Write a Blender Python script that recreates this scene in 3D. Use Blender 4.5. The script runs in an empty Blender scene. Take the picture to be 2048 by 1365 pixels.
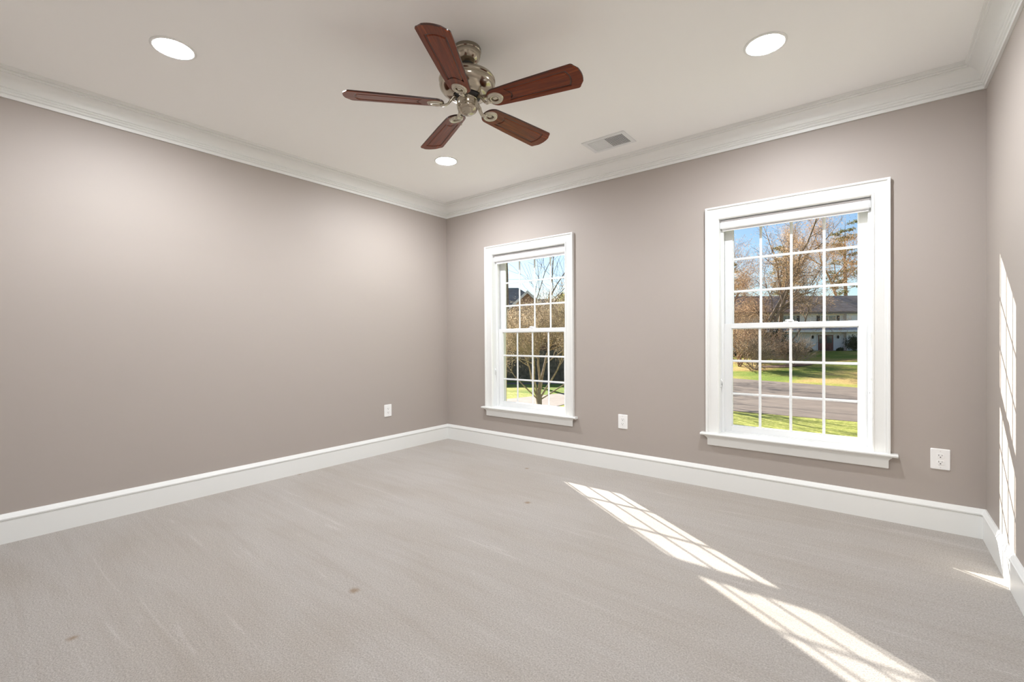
import bpy, bmesh, math, random
from mathutils import Vector, Matrix
R = math.radians
PI = math.pi
sc = bpy.context.scene
col = sc.collection

# ------------------------------------------------------------------ camera
YAW, PITCH, ROLL, FPX, EYE = 0.6715, -0.0066, -0.0058, 913.3, 1.17
cam_data = bpy.data.cameras.new('camera')
cam = bpy.data.objects.new('camera', cam_data)
col.objects.link(cam)
cam_data.sensor_fit = 'HORIZONTAL'
cam_data.sensor_width = 36.0
cam_data.lens = FPX / 2048 * 36.0
cam_data.shift_y = (684.4 - 682.5) / 2048
cam_data.clip_start = 0.02
cam_data.clip_end = 2000
_F = Vector((-math.sin(YAW) * math.cos(PITCH), math.cos(YAW) * math.cos(PITCH), math.sin(PITCH)))
_R0 = Vector((math.cos(YAW), math.sin(YAW), 0))
_U0 = _R0.cross(_F)
_Rr = _R0 * math.cos(ROLL) + _U0 * math.sin(ROLL)
_Ur = -_R0 * math.sin(ROLL) + _U0 * math.cos(ROLL)
cam.matrix_world = Matrix(((_Rr.x, _Ur.x, -_F.x, 0), (_Rr.y, _Ur.y, -_F.y, 0), (_Rr.z, _Ur.z, -_F.z, EYE), (0, 0, 0, 1)))
sc.camera = cam

# ------------------------------------------------------------------ exposure, sky, sun
sc.view_settings.view_transform = 'Standard'
sc.view_settings.look = 'None'
sc.view_settings.exposure = 0.06
sc.view_settings.gamma = 1.0
sc.view_settings.use_curve_mapping = False
sc.cycles.use_denoising = True
sc.cycles.max_bounces = 14
sc.cycles.diffuse_bounces = 9
sc.cycles.transparent_max_bounces = 16
sc.cycles.sample_clamp_indirect = 8.0
sc.cycles.caustics_reflective = False
sc.cycles.caustics_refractive = False

SUN = Vector((-1.0, 0.66, 0.555)).normalized()       # towards the sun
world = bpy.data.worlds.new('sky')
sc.world = world
world.use_nodes = True
wn = world.node_tree.nodes
wl = world.node_tree.links
wn.clear()
w_out = wn.new('ShaderNodeOutputWorld')
w_bg = wn.new('ShaderNodeBackground')
w_sky = wn.new('ShaderNodeTexSky')
w_sky.sky_type = 'NISHITA'
w_sky.sun_disc = False
w_sky.sun_elevation = math.asin(SUN.z)
w_sky.sun_rotation = math.atan2(SUN.x, SUN.y)
w_sky.altitude = 100
w_sky.air_density = 1.0
w_sky.dust_density = 0.3
w_sky.ozone_density = 3.0
w_bg.inputs['Strength'].default_value = 0.15
wl.new(w_sky.outputs[0], w_bg.inputs[0])
wl.new(w_bg.outputs[0], w_out.inputs[0])

sun_data = bpy.data.lights.new('sun', 'SUN')
sun_data.energy = 15.0
sun_data.angle = R(0.45)
sun_data.color = (1.0, 0.945, 0.86)
sun = bpy.data.objects.new('sun', sun_data)
col.objects.link(sun)
sun.location = SUN * 60
sun.rotation_euler = (-SUN).to_track_quat('-Z', 'Y').to_euler()

LAMP_POWER = 106.0
LAMP_COLOR = (0.97, 1.0, 1.04)

# ------------------------------------------------------------------ helpers
def link(o, parent=None):
    col.objects.link(o)
    if parent is not None:
        o.parent = parent
    return o

def tag(o, label=None, cat=None, group=None, kind=None):
    if label: o['label'] = label
    if cat: o['category'] = cat
    if group: o['group'] = group
    if kind: o['kind'] = kind
    return o

def empty(name, loc=(0, 0, 0), rz=0.0):
    o = bpy.data.objects.new(name, None)
    o.empty_display_size = 0.1
    o.location = loc
    o.rotation_euler = (0, 0, rz)
    return link(o)

class MB:
    """collects shapes and links them as one mesh object"""
    def __init__(s):
        s.v = []; s.f = []
    def add(s, vs, fs):
        n = len(s.v)
        s.v.extend(tuple(v) for v in vs)
        s.f.extend(tuple(i + n for i in f) for f in fs)
    def box(s, x0, x1, y0, y1, z0, z1):
        s.add([(x0, y0, z0), (x1, y0, z0), (x1, y1, z0), (x0, y1, z0), (x0, y0, z1), (x1, y0, z1), (x1, y1, z1), (x0, y1, z1)],
              [(0, 3, 2, 1), (4, 5, 6, 7), (0, 1, 5, 4), (1, 2, 6, 5), (2, 3, 7, 6), (3, 0, 4, 7)])
    def rings(s, rings, cap=True, closed=True):
        n = len(rings[0]); base = []
        vs = [p for r in rings for p in r]
        fs = []
        for i in range(len(rings) - 1):
            for j in range(n if closed else n - 1):
                a = i * n + j; b = i * n + (j + 1) % n
                fs.append((a, b, b + n, a + n))
        if cap:
            fs.append(tuple(range(n - 1, -1, -1)))
            fs.append(tuple(range((len(rings) - 1) * n, len(rings) * n)))
        s.add(vs, fs)
    def lathe(s, prof, c=(0, 0, 0), seg=32, cap=False):
        rings = []
        for r, z in prof:
            rings.append([(c[0] + r * math.cos(2 * PI * k / seg), c[1] + r * math.sin(2 * PI * k / seg), c[2] + z) for k in range(seg)])
        s.rings(rings, cap=cap)
    def tube(s, pts, rad, seg=8, cap=True, flat=1.0):
        pts = [Vector(p) for p in pts]
        if not isinstance(rad, (list, tuple)): rad = [rad] * len(pts)
        rings = []
        up = Vector((0, 0, 1))
        for i, p in enumerate(pts):
            t = (pts[min(i + 1, len(pts) - 1)] - pts[max(i - 1, 0)]).normalized()
            a = t.cross(up)
            if a.length < 1e-3: a = t.cross(Vector((1, 0, 0)))
            a.normalize(); b = a.cross(t).normalized()
            rings.append([p + a * math.cos(2 * PI * k / seg) * rad[i] + b * math.sin(2 * PI * k / seg) * rad[i] * flat for k in range(seg)])
        s.rings(rings, cap=cap)
    def prism(s, poly, z0, z1):
        s.rings([[(x, y, z0) for x, y in poly], [(x, y, z1) for x, y in poly]])
    def build(s, name, m, parent=None, smooth=False, bevel=0.0, fix=True, bseg=2):
        me = bpy.data.meshes.new(name)
        me.from_pydata(s.v, [], s.f)
        if fix:
            bm = bmesh.new(); bm.from_mesh(me)
            bmesh.ops.recalc_face_normals(bm, faces=bm.faces)
            bm.to_mesh(me); bm.free()
        me.materials.append(m)
        if smooth:
            for p in me.polygons: p.use_smooth = True
            if smooth is not True:
                me.set_sharp_from_angle(angle=R(smooth))
        o = link(bpy.data.objects.new(name, me), parent)
        if bevel:
            md = o.modifiers.new('bevel', 'BEVEL'); md.width = bevel; md.segments = bseg; md.limit_method = 'ANGLE'; md.angle_limit = R(40)
            md.harden_normals = False
        return o

def struct(o, label, cat):
    return tag(o, label, cat, kind='structure')

def copy_tree(o, parent=None):
    c = o.copy(); col.objects.link(c)
    if parent is not None: c.parent = parent
    for ch in [x for x in bpy.data.objects if x.parent == o]:
        copy_tree(ch, c)
    return c

# ------------------------------------------------------------------ materials
def mat(name, color, rough=0.6, metal=0.0, spec=0.5, **kw):
    m = bpy.data.materials.new(name); m.use_nodes = True
    b = m.node_tree.nodes['Principled BSDF']
    b.inputs['Base Color'].default_value = (*color, 1)
    b.inputs['Roughness'].default_value = rough
    b.inputs['Metallic'].default_value = metal
    b.inputs['Specular IOR Level'].default_value = spec
    for k, v in kw.items():
        b.inputs[k.replace('_', ' ')].default_value = v
    return m

def nodes(m):
    return m.node_tree.nodes, m.node_tree.links, m.node_tree.nodes['Principled BSDF']

def coords(m, scale=(1, 1, 1), rot=(0, 0, 0), kind='Object'):
    n, l, b = nodes(m)
    tc = n.new('ShaderNodeTexCoord'); mp = n.new('ShaderNodeMapping')
    mp.inputs['Scale'].default_value = scale; mp.inputs['Rotation'].default_value = rot
    l.new(tc.outputs[kind], mp.inputs[0])
    return mp.outputs[0]

def noise(m, vec, scale, detail=4, rough=0.55, dist=0.0):
    n, l, b = nodes(m)
    t = n.new('ShaderNodeTexNoise')
    t.inputs['Scale'].default_value = scale; t.inputs['Detail'].default_value = detail
    t.inputs['Roughness'].default_value = rough; t.inputs['Distortion'].default_value = dist
    l.new(vec, t.inputs['Vector'])
    return t.outputs['Fac']

def ramp(m, fac, stops):
    n, l, b = nodes(m)
    r = n.new('ShaderNodeValToRGB')
    el = r.color_ramp.elements
    while len(el) < len(stops): el.new(0.5)
    for e, (p, c) in zip(el, stops):
        e.position = p; e.color = (*c, 1)
    l.new(fac, r.inputs[0])
    return r.outputs[0]

def mixc(m, a, b_, fac, mode='MIX'):
    n, l, b = nodes(m)
    x = n.new('ShaderNodeMix'); x.data_type = 'RGBA'; x.blend_type = mode
    for sock, val in ((x.inputs[0], fac), (x.inputs[6], a), (x.inputs[7], b_)):
        if isinstance(val, (int, float)): sock.default_value = val
        elif isinstance(val, tuple): sock.default_value = (*val, 1)
        else: l.new(val, sock)
    return x.outputs[2]

def bump(m, h, strength=0.3, dist=0.01):
    n, l, b = nodes(m)
    bp = n.new('ShaderNodeBump'); bp.inputs['Strength'].default_value = strength; bp.inputs['Distance'].default_value = dist
    l.new(h, bp.inputs['Height']); l.new(bp.outputs[0], b.inputs['Normal'])

def to_base(m, c):
    n, l, b = nodes(m); l.new(c, b.inputs['Base Color'])

def noisy(name, c1, c2, scale, rough=0.8, detail=4, bstr=0.0, bdist=0.02, p=(0.35, 0.65), **kw):
    m = mat(name, c1, rough, **kw)
    v = coords(m)
    f = noise(m, v, scale, detail)
    to_base(m, ramp(m, f, [(p[0], c1), (p[1], c2)]))
    if bstr: bump(m, f, bstr, bdist)
    return m

M = {}
M['wall'] = mat('taupe_wall_paint', (0.405, 0.362, 0.330), 0.55, spec=0.3)
_v = coords(M['wall']); bump(M['wall'], noise(M['wall'], _v, 260, 3), 0.06, 0.002)
M['ceiling'] = mat('ceiling_paint', (0.91, 0.91, 0.90), 0.8, spec=0.2)
_v = coords(M['ceiling']); bump(M['ceiling'], noise(M['ceiling'], _v, 220, 2), 0.04, 0.002)
M['trim'] = mat('white_trim_paint', (0.80, 0.81, 0.795), 0.35)
M['vinyl'] = mat('white_window_vinyl', (0.77, 0.785, 0.79), 0.4)
M['shade'] = noisy('roller_shade_fabric', (0.80, 0.80, 0.82), (0.84, 0.84, 0.86), 90, 0.8)
M['plate'] = mat('outlet_plastic', (0.86, 0.86, 0.85), 0.3)
M['slot'] = mat('dark_slot', (0.02, 0.02, 0.02), 0.6)
M['screw'] = mat('screw_paint', (0.7, 0.7, 0.68), 0.35, 0.4)

def carpet():
    m = mat('cream_carpet', (0.6, 0.54, 0.48), 0.95, spec=0.1)
    n, l, b = nodes(m)
    v = coords(m)
    base = ramp(m, noise(m, v, 150, 4, 0.8), [(0.30, (0.40, 0.36, 0.32)), (0.50, (0.615, 0.57, 0.522)), (0.68, (0.79, 0.745, 0.695))])
    st = noise(m, coords(m, (0.7, 10.0, 1), (0, 0, R(-62))), 1.6, 4, 0.6, 0.9)
    base = mixc(m, base, ramp(m, st, [(0.36, (0.95, 0.94, 0.93)), (0.50, (0.985, 0.985, 0.985)), (0.63, (1.0, 1.0, 1.0)), (0.70, (1.10, 1.11, 1.13))]), 1.0, 'MULTIPLY')
    st2 = noise(m, coords(m, (0.9, 2.0, 1), (0, 0, R(-20))), 0.9, 3, 0.5, 0.6)
    base = mixc(m, base, ramp(m, st2, [(0.35, (0.955, 0.935, 0.915)), (0.60, (1.02, 1.02, 1.03))]), 1.0, 'MULTIPLY')
    # worn brown dents where furniture feet stood
    g = n.new('ShaderNodeNewGeometry')
    for (x, y, r) in ((-1.902, 1.199, 0.022), (-1.942, 2.611, 0.022), (-2.477, 0.321, 0.016), (-2.46, 3.30, 0.018), (-3.92, 1.95, 0.012)):
        d = n.new('ShaderNodeVectorMath'); d.operation = 'DISTANCE'; d.inputs[1].default_value = (x, y, 0)
        l.new(g.outputs['Position'], d.inputs[0])
        nz = noise(m, v, 70, 3, 0.8)
        ad = n.new('ShaderNodeMath'); ad.operation = 'MULTIPLY_ADD'; ad.inputs[1].default_value = 0.035; l.new(nz, ad.inputs[0]); l.new(d.outputs['Value'], ad.inputs[2])
        mr = n.new('ShaderNodeMapRange'); mr.inputs['From Min'].default_value = r + 0.005; mr.inputs['From Max'].default_value = r + 0.026
        mr.inputs['To Min'].default_value = 0.75; mr.inputs['To Max'].default_value = 0.0
        l.new(ad.outputs[0], mr.inputs['Value'])
        base = mixc(m, base, (0.36, 0.23, 0.12), mr.outputs[0])
    to_base(m, base)
    bump(m, noise(m, v, 170, 4, 0.8), 0.9, 0.014)
    b.inputs['Sheen Weight'].default_value = 0.15
    return m
M['carpet'] = carpet()

def metal_mat(name, c, rough):
    m = mat(name, c, rough, 1.0)
    v = coords(m, (1, 1, 60))
    f = noise(m, v, 30, 3)
    bump(m, f, 0.02, 0.001)
    return m
M['nickel'] = metal_mat('brushed_nickel', (0.40, 0.355, 0.285), 0.17)
M['nickel_light'] = metal_mat('cast_nickel', (0.50, 0.46, 0.38), 0.24)
M['black'] = mat('black_rubber', (0.015, 0.015, 0.015), 0.5)
def wood():
    m = mat('mahogany_blade', (0.2, 0.05, 0.02), 0.32, spec=0.22)
    v = coords(m, (1.5, 22, 22))
    f = noise(m, v, 3.0, 6, 0.6, 0.8)
    to_base(m, ramp(m, f, [(0.3, (0.070, 0.012, 0.003)), (0.55, (0.165, 0.030, 0.006)), (0.75, (0.30, 0.072, 0.014))]))
    n, l, b = nodes(m)
    b.inputs['Coat Weight'].default_value = 0.08
    b.inputs['Coat Roughness'].default_value = 0.15
    return m
M['wood'] = wood()
M['wood_dark'] = mat('dark_blade_edge', (0.035, 0.012, 0.008), 0.3)
M['baffle'] = mat('white_baffle', (0.88, 0.85, 0.80), 0.45)
def emit(name, c, s):
    m = bpy.data.materials.new(name); m.use_nodes = True
    n = m.node_tree.nodes; n.clear()
    o = n.new('ShaderNodeOutputMaterial'); e = n.new('ShaderNodeEmission')
    e.inputs[0].default_value = (*c, 1); e.inputs[1].default_value = s
    m.node_tree.links.new(e.outputs[0], o.inputs[0])
    return m
M['lamp'] = emit('lamp_lens', (1.0, 0.9, 0.75), 12.0)

def glass():
    m = bpy.data.materials.new('window_glass'); m.use_nodes = True
    n = m.node_tree.nodes; l = m.node_tree.links; n.clear()
    o = n.new('ShaderNodeOutputMaterial'); t = n.new('ShaderNodeBsdfTransparent'); g = n.new('ShaderNodeBsdfGlossy')
    t.inputs[0].default_value = (0.97, 0.985, 0.98, 1); g.inputs['Roughness'].default_value = 0.0
    fr = n.new('ShaderNodeFresnel'); fr.inputs[0].default_value = 1.35
    mx = n.new('ShaderNodeMixShader')
    l.new(fr.outputs[0], mx.inputs[0]); l.new(t.outputs[0], mx.inputs[1]); l.new(g.outputs[0], mx.inputs[2]); l.new(mx.outputs[0], o.inputs[0])
    return m
M['glass'] = glass()

# ------------------------------------------------------------------ room shell
XL, XR, YF, YN, HC = -3.959, 0.502, 3.75, -0.20, 2.743
WT = 0.18                       # inner wall layer
WIN = (-2.7837, -0.478)         # window centres
HW = 0.475                      # half of rough opening
ZS, ZT = 0.433, 2.078           # stool top, opening head

def wall_with_holes(x0, x1, y0, y1, z0, z1, holes, name, m):
    xs = sorted({x0, x1, *[h[0] for h in holes], *[h[1] for h in holes]})
    zs = sorted({z0, z1, *[h[2] for h in holes], *[h[3] for h in holes]})
    bm = bmesh.new(); vd = {}
    def V(x, z):
        if (x, z) not in vd: vd[(x, z)] = bm.verts.new((x, y0, z))
        return vd[(x, z)]
    for i in range(len(xs) - 1):
        for j in range(len(zs) - 1):
            cx, cz = (xs[i] + xs[i + 1]) / 2, (zs[j] + zs[j + 1]) / 2
            if any(h[0] < cx < h[1] and h[2] < cz < h[3] for h in holes): continue
            bm.faces.new((V(xs[i], zs[j]), V(xs[i + 1], zs[j]), V(xs[i + 1], zs[j + 1]), V(xs[i], zs[j + 1])))
    r = bmesh.ops.extrude_face_region(bm, geom=bm.faces[:])
    for v in [g for g in r['geom'] if isinstance(g, bmesh.types.BMVert)]: v.co.y = y1
    bmesh.ops.recalc_face_normals(bm, faces=bm.faces)
    me = bpy.data.meshes.new(name); bm.to_mesh(me); bm.free(); me.materials.append(m)
    return link(bpy.data.objects.new(name, me))

o = wall_with_holes(XL - 0.15, XR + 0.15, YF, YF + WT, -0.1, 2.9, [(w - HW, w + HW, 0.40, ZT + 0.015) for w in WIN], 'wall_far', M['wall'])
struct(o, 'taupe painted wall with the two white-trimmed windows', 'wall')
M['brick_cream'] = noisy('cream_exterior_paint', (0.72, 0.62, 0.42), (0.66, 0.55, 0.36), 40, 0.8)
o = wall_with_holes(XL - 0.3, XR + 0.3, YF + WT, YF + WT + 0.10, -2.3, 3.2, [(w - 0.50, w + 0.50, 0.36, 2.21) for w in WIN], 'wall_exterior', M['brick_cream'])
struct(o, 'cream outer skin of the house wall around the windows', 'wall')
def wbox(name, b, label):
    mb = MB(); mb.box(*b); return struct(mb.build(name, M['wall']), label, 'wall')
wbox('wall_left', (XL - 0.15, XL, YN - 0.15, YF, -0.1, 2.9), 'bare taupe wall running along the left side of the room')
wbox('wall_right', (XR, XR + 0.15, YN - 0.15, YF, -0.1, 2.9), 'taupe wall at the right edge with sunlight on it')
wbox('wall_near', (XL, XR, YN - 0.15, YN, -0.1, 2.9), 'taupe wall behind the viewer')

mb = MB(); mb.box(XL, XR, YN, YF, -0.1, 0.0)
struct(mb.build('floor', M['carpet']), 'cream cut pile carpet covering the whole floor', 'floor')

LIGHTS = [(-2.950, 0.803), (-2.957, 2.801), (-0.460, 2.775), (-0.460, 0.800)]
def ceiling():
    bm = bmesh.new()
    def loop(pts):
        vs = [bm.verts.new((x, y, HC)) for x, y in pts]
        for i in range(len(vs)): bm.edges.new((vs[i], vs[(i + 1) % len(vs)]))
    loop([(XL, YN), (XR, YN), (XR, YF), (XL, YF)])
    for x, y in LIGHTS:
        loop([(x + 0.088 * math.cos(2 * PI * k / 48), y + 0.088 * math.sin(2 * PI * k / 48)) for k in range(48)])
    bmesh.ops.triangle_fill(bm, edges=bm.edges[:], use_beauty=True, normal=(0, 0, -1))
    for f in bm.faces:
        if f.normal.z > 0: f.normal_flip()
    me = bpy.data.meshes.new('ceiling'); bm.to_mesh(me); bm.free(); me.materials.append(M['ceiling'])
    return link(bpy.data.objects.new('ceiling', me))
struct(ceiling(), 'off-white flat ceiling with the fan and recessed lights', 'ceiling')
mb = MB(); mb.box(XL - 0.15, XR + 0.15, YN - 0.15, YF + WT, 2.9, 3.0)
struct(mb.build('trim_roof_deck', M['trim']), 'deck above the ceiling', 'roof')

# mouldings: mitred runs along each wall
def run(name, prof, side, m, label, cat):
    mb = MB(); ra, rb = [], []
    for d, z in prof:
        if side == 'far':   a, b = (XL + d, YF - d, z), (XR - d, YF - d, z)
        if side == 'near':  a, b = (XR - d, YN + d, z), (XL + d, YN + d, z)
        if side == 'left':  a, b = (XL + d, YN + d, z), (XL + d, YF - d, z)
        if side == 'right': a, b = (XR - d, YF - d, z), (XR - d, YN + d, z)
        ra.append(a); rb.append(b)
    mb.rings([ra, rb])
    return struct(mb.build(name, m, smooth=30), label, cat)
BASE = [(0, 0), (.016, 0), (.016, .128), (.0125, .131), (.0125, .134), (.020, .138), (.020, .146), (.015, .152), (.0135, .160), (.009, .166), (.007, .1706), (0, .1706)]
cove = [(.030 + .052 * (1 - math.cos(a)), 2.650 + .055 * math.sin(a)) for a in [R(x) for x in (0, 15, 30, 45, 60, 75, 90)]]
CROWN = [(0, 2.5886), (.013, 2.5886), (.013, 2.608), (.008, 2.611), (.018, 2.615), (.021, 2.620), (.018, 2.626), (.025, 2.629), (.028, 2.634), (.025, 2.640), (.031, 2.643), (.031, 2.648)]
CROWN += cove[1:] + [(.082, 2.709), (.090, 2.709), (.092, 2.716), (.089, 2.722), (.100, 2.725), (.100, 2.7429), (0, 2.7429)]
for s, lb in (('far', 'under the windows'), ('left', 'along the left wall'), ('right', 'along the right wall'), ('near', 'behind the viewer')):
    run('baseboard_' + s, BASE, s, M['trim'], 'tall white moulded baseboard ' + lb, 'baseboard')
for i, (s, lb) in enumerate((('far', 'above the windows'), ('left', 'above the left wall'), ('right', 'above the right wall'), ('near', 'behind the viewer'))):
    run('trim_%d' % (i + 1), CROWN, s, M['trim'], 'white stepped crown moulding ' + lb, 'crown moulding')

# ------------------------------------------------------------------ windows
def window(n, xc, label):
    root = struct(empty('window_%d' % n, (xc, YF, ZS)), label, 'window')
    X, Y, Z = 0.0, 0.0, 0.0
    def z(v): return v - ZS
    def y(v): return v - YF
    # casing
    prof = [(0, 0), (0, .030), (.010, .030), (.014, .027), (.015, .020), (.024, .021), (.030, .017), (.036, .015), (.070, .013), (.078, .012), (.080, .018), (.086, .020), (.092, .017), (.095, .012), (.095, 0)]
    mb = MB()
    a = []
    for w, d in prof:
        a.append([(-.555 + w, -d, 0), (-.555 + w, -d, z(2.173 - w)), (.555 - w, -d, z(2.173 - w)), (.555 - w, -d, 0)])
    rings = [[a[i][k] for i in range(len(prof))] for k in range(4)]
    mb.rings(rings)
    mb.build('casing', M['trim'], root, smooth=30)
    # stool and apron
    mb = MB()
    nose = [(-.052, -.016), (-.056, -.012), (-.057, -.008), (-.056, -.004), (-.052, 0)]
    ring = lambda x: [(x, yy, zz) for yy, zz in nose] + [(x, 0, 0), (x, 0, -.020), (x, -.046, -.020)]
    mb.rings([ring(-.592), ring(.592)])
    mb.box(-.460, .460, 0, y(3.832), -.020, 0)
    mb.build('stool', M['trim'], root, smooth=30)
    mb = MB()
    ap = [(.0, -.020), (.034, -.020), (.034, -.027), (.030, -.030), (.024, -.036), (.019, -.045), (.018, -.050), (.018, -.094), (.014, -.098), (0, -.098)]
    mb.rings([[(s_ * (.528 + d), -d, zz) for d, zz in ap] for s_ in (-1, 1)])
    mb.build('apron', M['trim'], root, smooth=30)
    # jambs, stops, sill
    mb = MB()
    for s_ in (-1, 1):
        x0, x1 = sorted((s_ * .460, s_ * .4745)); mb.box(x0, x1, 0.0005, y(3.945), z(.405), z(ZT + .013))
        x0, x1 = sorted((s_ * .442, s_ * .460)); mb.box(x0, x1, y(3.806), y(3.828), 0, z(ZT))
        x0, x1 = sorted((s_ * .450, s_ * .460)); mb.box(x0, x1, y(3.866), y(3.872), z(1.28), z(ZT))
        x0, x1 = sorted((s_ * .440, s_ * .460)); mb.box(x0, x1, y(3.910), y(3.945), z(.43), z(ZT))
    mb.box(-.4745, .4745, 0.0005, y(3.945), z(ZT), z(ZT + .013))
    mb.box(-.460, .460, y(3.828), y(3.945), z(2.058), z(ZT))
    mb.build('jamb', M['vinyl'], root, bevel=.0015)
    mb = MB()
    mb.rings([[(s_ * .460, y(3.822), z(.405)), (s_ * .460, y(3.822), z(.4445)), (s_ * .460, y(3.90), z(.4445)), (s_ * .460, y(4.02), z(.41)), (s_ * .460, y(4.02), z(.39))] for s_ in (-1, 1)])
    mb.build('sill', M['vinyl'], root)
    # sashes
    def sash(name, yf, z0, z1, gz0, gz1, my, bars):
        hx, gx = .449, .3925
        mb = MB(); d = .034
        for (x0, x1, a0, a1) in ((-hx, -gx, z0, z1), (gx, hx, z0, z1), (-gx, gx, z0, gz0), (-gx, gx, gz1, z1)):
            mb.box(x0, x1, y(yf), y(yf + d), z(a0), z(a1))
        # sloped glazing stop
        for (x0, x1, a0, a1) in ((-gx, -gx + .006, gz0, gz1), (gx - .006, gx, gz0, gz1), (-gx, gx, gz0, gz0 + .006), (-gx, gx, gz1 - .006, gz1)):
            mb.box(x0, x1, y(yf + .009), y(yf + .026), z(a0), z(a1))
        o_ = mb.build(name, M['vinyl'], root, bevel=.0018)
        mb = MB()
        w = .0088
        gy = yf + .017
        for k in (-1, 0, 1):
            cx = k * .1985
            mb.rings([[(cx - w, y(gy - .0025), zz), (cx - w * .45, y(gy - .005), zz), (cx + w * .45, y(gy - .005), zz), (cx + w, y(gy - .0025), zz), (cx + w, y(gy + .0025), zz), (cx + w * .45, y(gy + .005), zz), (cx - w * .45, y(gy + .005), zz), (cx - w, y(gy + .0025), zz)] for zz in (z(gz0), z(gz1))])
        for b in bars:
            mb.rings([[(xx, y(gy - .0023), z(b - w)), (xx, y(gy - .0047), z(b - w * .45)), (xx, y(gy - .0047), z(b + w * .45)), (xx, y(gy - .0023), z(b + w)), (xx, y(gy + .0023), z(b + w)), (xx, y(gy + .0047), z(b + w * .45)), (xx, y(gy + .0047), z(b - w * .45)), (xx, y(gy + .0023), z(b - w))] for xx in (-gx, gx)])
        mb.build('muntin_grid', M['vinyl'], o_)
        mb = MB(); mb.add([(-gx, y(gy), z(gz0)), (gx, y(gy), z(gz0)), (gx, y(gy), z(gz1)), (-gx, y(gy), z(gz1))], [(0, 1, 2, 3)])
        mb.build('glass_pane', M['glass'], o_, fix=False)
        return o_
    lo = sash('lower_sash', 3.830, .4445, 1.279, .487, 1.242, 0, (.735, .990))
    up = sash('upper_sash', 3.873, 1.240, 2.057, 1.276, 2.032, 0, (1.530, 1.782))
    # lock on the meeting rail
    mb = MB()
    mb.box(-.045, .045, y(3.833), y(3.858), z(1.279), z(1.286))
    mb.lathe([(0, .0), (.022, .0), (.020, .009), (.010, .014), (0, .014)], (0, y(3.848), z(1.286)), 20)
    mb.tube([(-.002, y(3.843), z(1.296)), (-.032, y(3.838), z(1.294))], [.006, .004], 8)
    mb.build('sash_lock', M['vinyl'], lo, smooth=40)
    # shade cord cleats
    for s_, zz in ((-1, .815), (1, .80)):
        mb = MB()
        mb.tube([(s_ * .4575, y(3.782), z(zz - .035)), (s_ * .450, y(3.782), z(zz - .018)), (s_ * .450, y(3.782), z(zz + .018)), (s_ * .4575, y(3.782), z(zz + .035))], [.003, .005, .005, .003], 8)
        mb.build('cord_cleat', M['vinyl'], root, smooth=True)
    return root
window(1, WIN[0], 'white double-hung window with colonial grid on the left, nearer the room corner')
window(2, WIN[1], 'white double-hung window with colonial grid on the right, facing the white house')

def roller_shade(xc, label, drop):
    root = tag(empty('roller_shade', (xc, 3.790, 2.076)), label, 'window shade', 'rolled-up shades at the window heads')
    prof = [(-.020, 0), (-.024, -.003), (-.025, -.040), (-.023, -.052), (-.016, -.062), (-.004, -.066), (.010, -.066), (.020, -.060), (.024, -.045), (.024, 0)]
    mb = MB(); mb.rings([[(s_ * .450, a, b - .003) for a, b in prof] for s_ in (-1, 1)])
    mb.build('fabric_roll', M['shade'], root, smooth=30)
    mb = MB(); mb.box(-.446, .446, .006, .012, -.078 - drop, -.062); mb.box(-.446, .446, .002, .016, -.082 - drop, -.072 - drop)
    mb.build('hem_bar', M['shade'], root, bevel=.001)
    for s_ in (-1, 1):
        mb = MB(); x0, x1 = sorted((s_ * .4515, s_ * .458)); mb.box(x0, x1, -.022, .022, -.066, 0)
        mb.build('end_bracket', M['plate'], root, bevel=.002)
roller_shade(WIN[0], 'white roller shade rolled up at the top of the left window', .010)
roller_shade(WIN[1], 'white roller shade rolled up at the top of the right window', .0)

# ------------------------------------------------------------------ outlets
def outlet(loc, rz, label):
    root = tag(empty('electrical_outlet', loc, rz), label, 'outlet', 'white wall outlets above the baseboards')
    mb = MB()
    def rr(w, h, r, yy):
        pts = []
        for cx, cz, a0 in ((w - r, h - r, 0), (-w + r, h - r, 90), (-w + r, -h + r, 180), (w - r, -h + r, 270)):
            for k in range(5):
                a = R(a0 + k * 22.5); pts.append((cx + r * math.cos(a), yy, cz + r * math.sin(a)))
        return pts
    mb.rings([rr(.0445, .0625, .006, 0), rr(.0445, .0625, .006, -.003), rr(.041, .059, .006, -.0065)])
    mb.build('cover_plate', M['plate'], root, smooth=35)
    for s_ in (-1, 1):
        mb = MB(); c = s_ * .0195
        pts = lambda yy, q: [(x * q, yy, c + zz * q) for x, zz in ((-.017, -.008), (-.012, -.014), (.012, -.014), (.017, -.008), (.017, .008), (.012, .014), (-.012, .014), (-.017, .008))]
        mb.rings([pts(-.006, 1), pts(-.0085, .97)])
        rc = mb.build('receptacle', M['plate'], root)
        mb = MB()
        mb.box(-.0085, -.0065, -.0090, -.0084, c + .000, c + .009)
        mb.box(.0062, .0080, -.0090, -.0084, c + .001, c + .008)
        mb.rings([[(.0030 * math.cos(2 * PI * k / 12), yy, c - .0065 + .0030 * math.sin(2 * PI * k / 12)) for k in range(12)] for yy in (-.0084, -.0090)])
        mb.build('slot', M['slot'], rc)
        mb = MB()
        mb.rings([[(.003 * math.cos(2 * PI * k / 12), yy, s_ * .048 + .003 * math.sin(2 * PI * k / 12)) for k in range(12)] for yy in (-.0064, -.0078)])
        mb.build('screw', M['screw'], root)
outlet((-1.737, YF, .4355), 0, 'white outlet on the window wall between the two windows')
outlet((.308, YF, .431), 0, 'white outlet near the right corner of the room, right of both windows')
outlet((XL, 2.903, .434), R(90), 'white outlet on the left wall near the corner')

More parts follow.
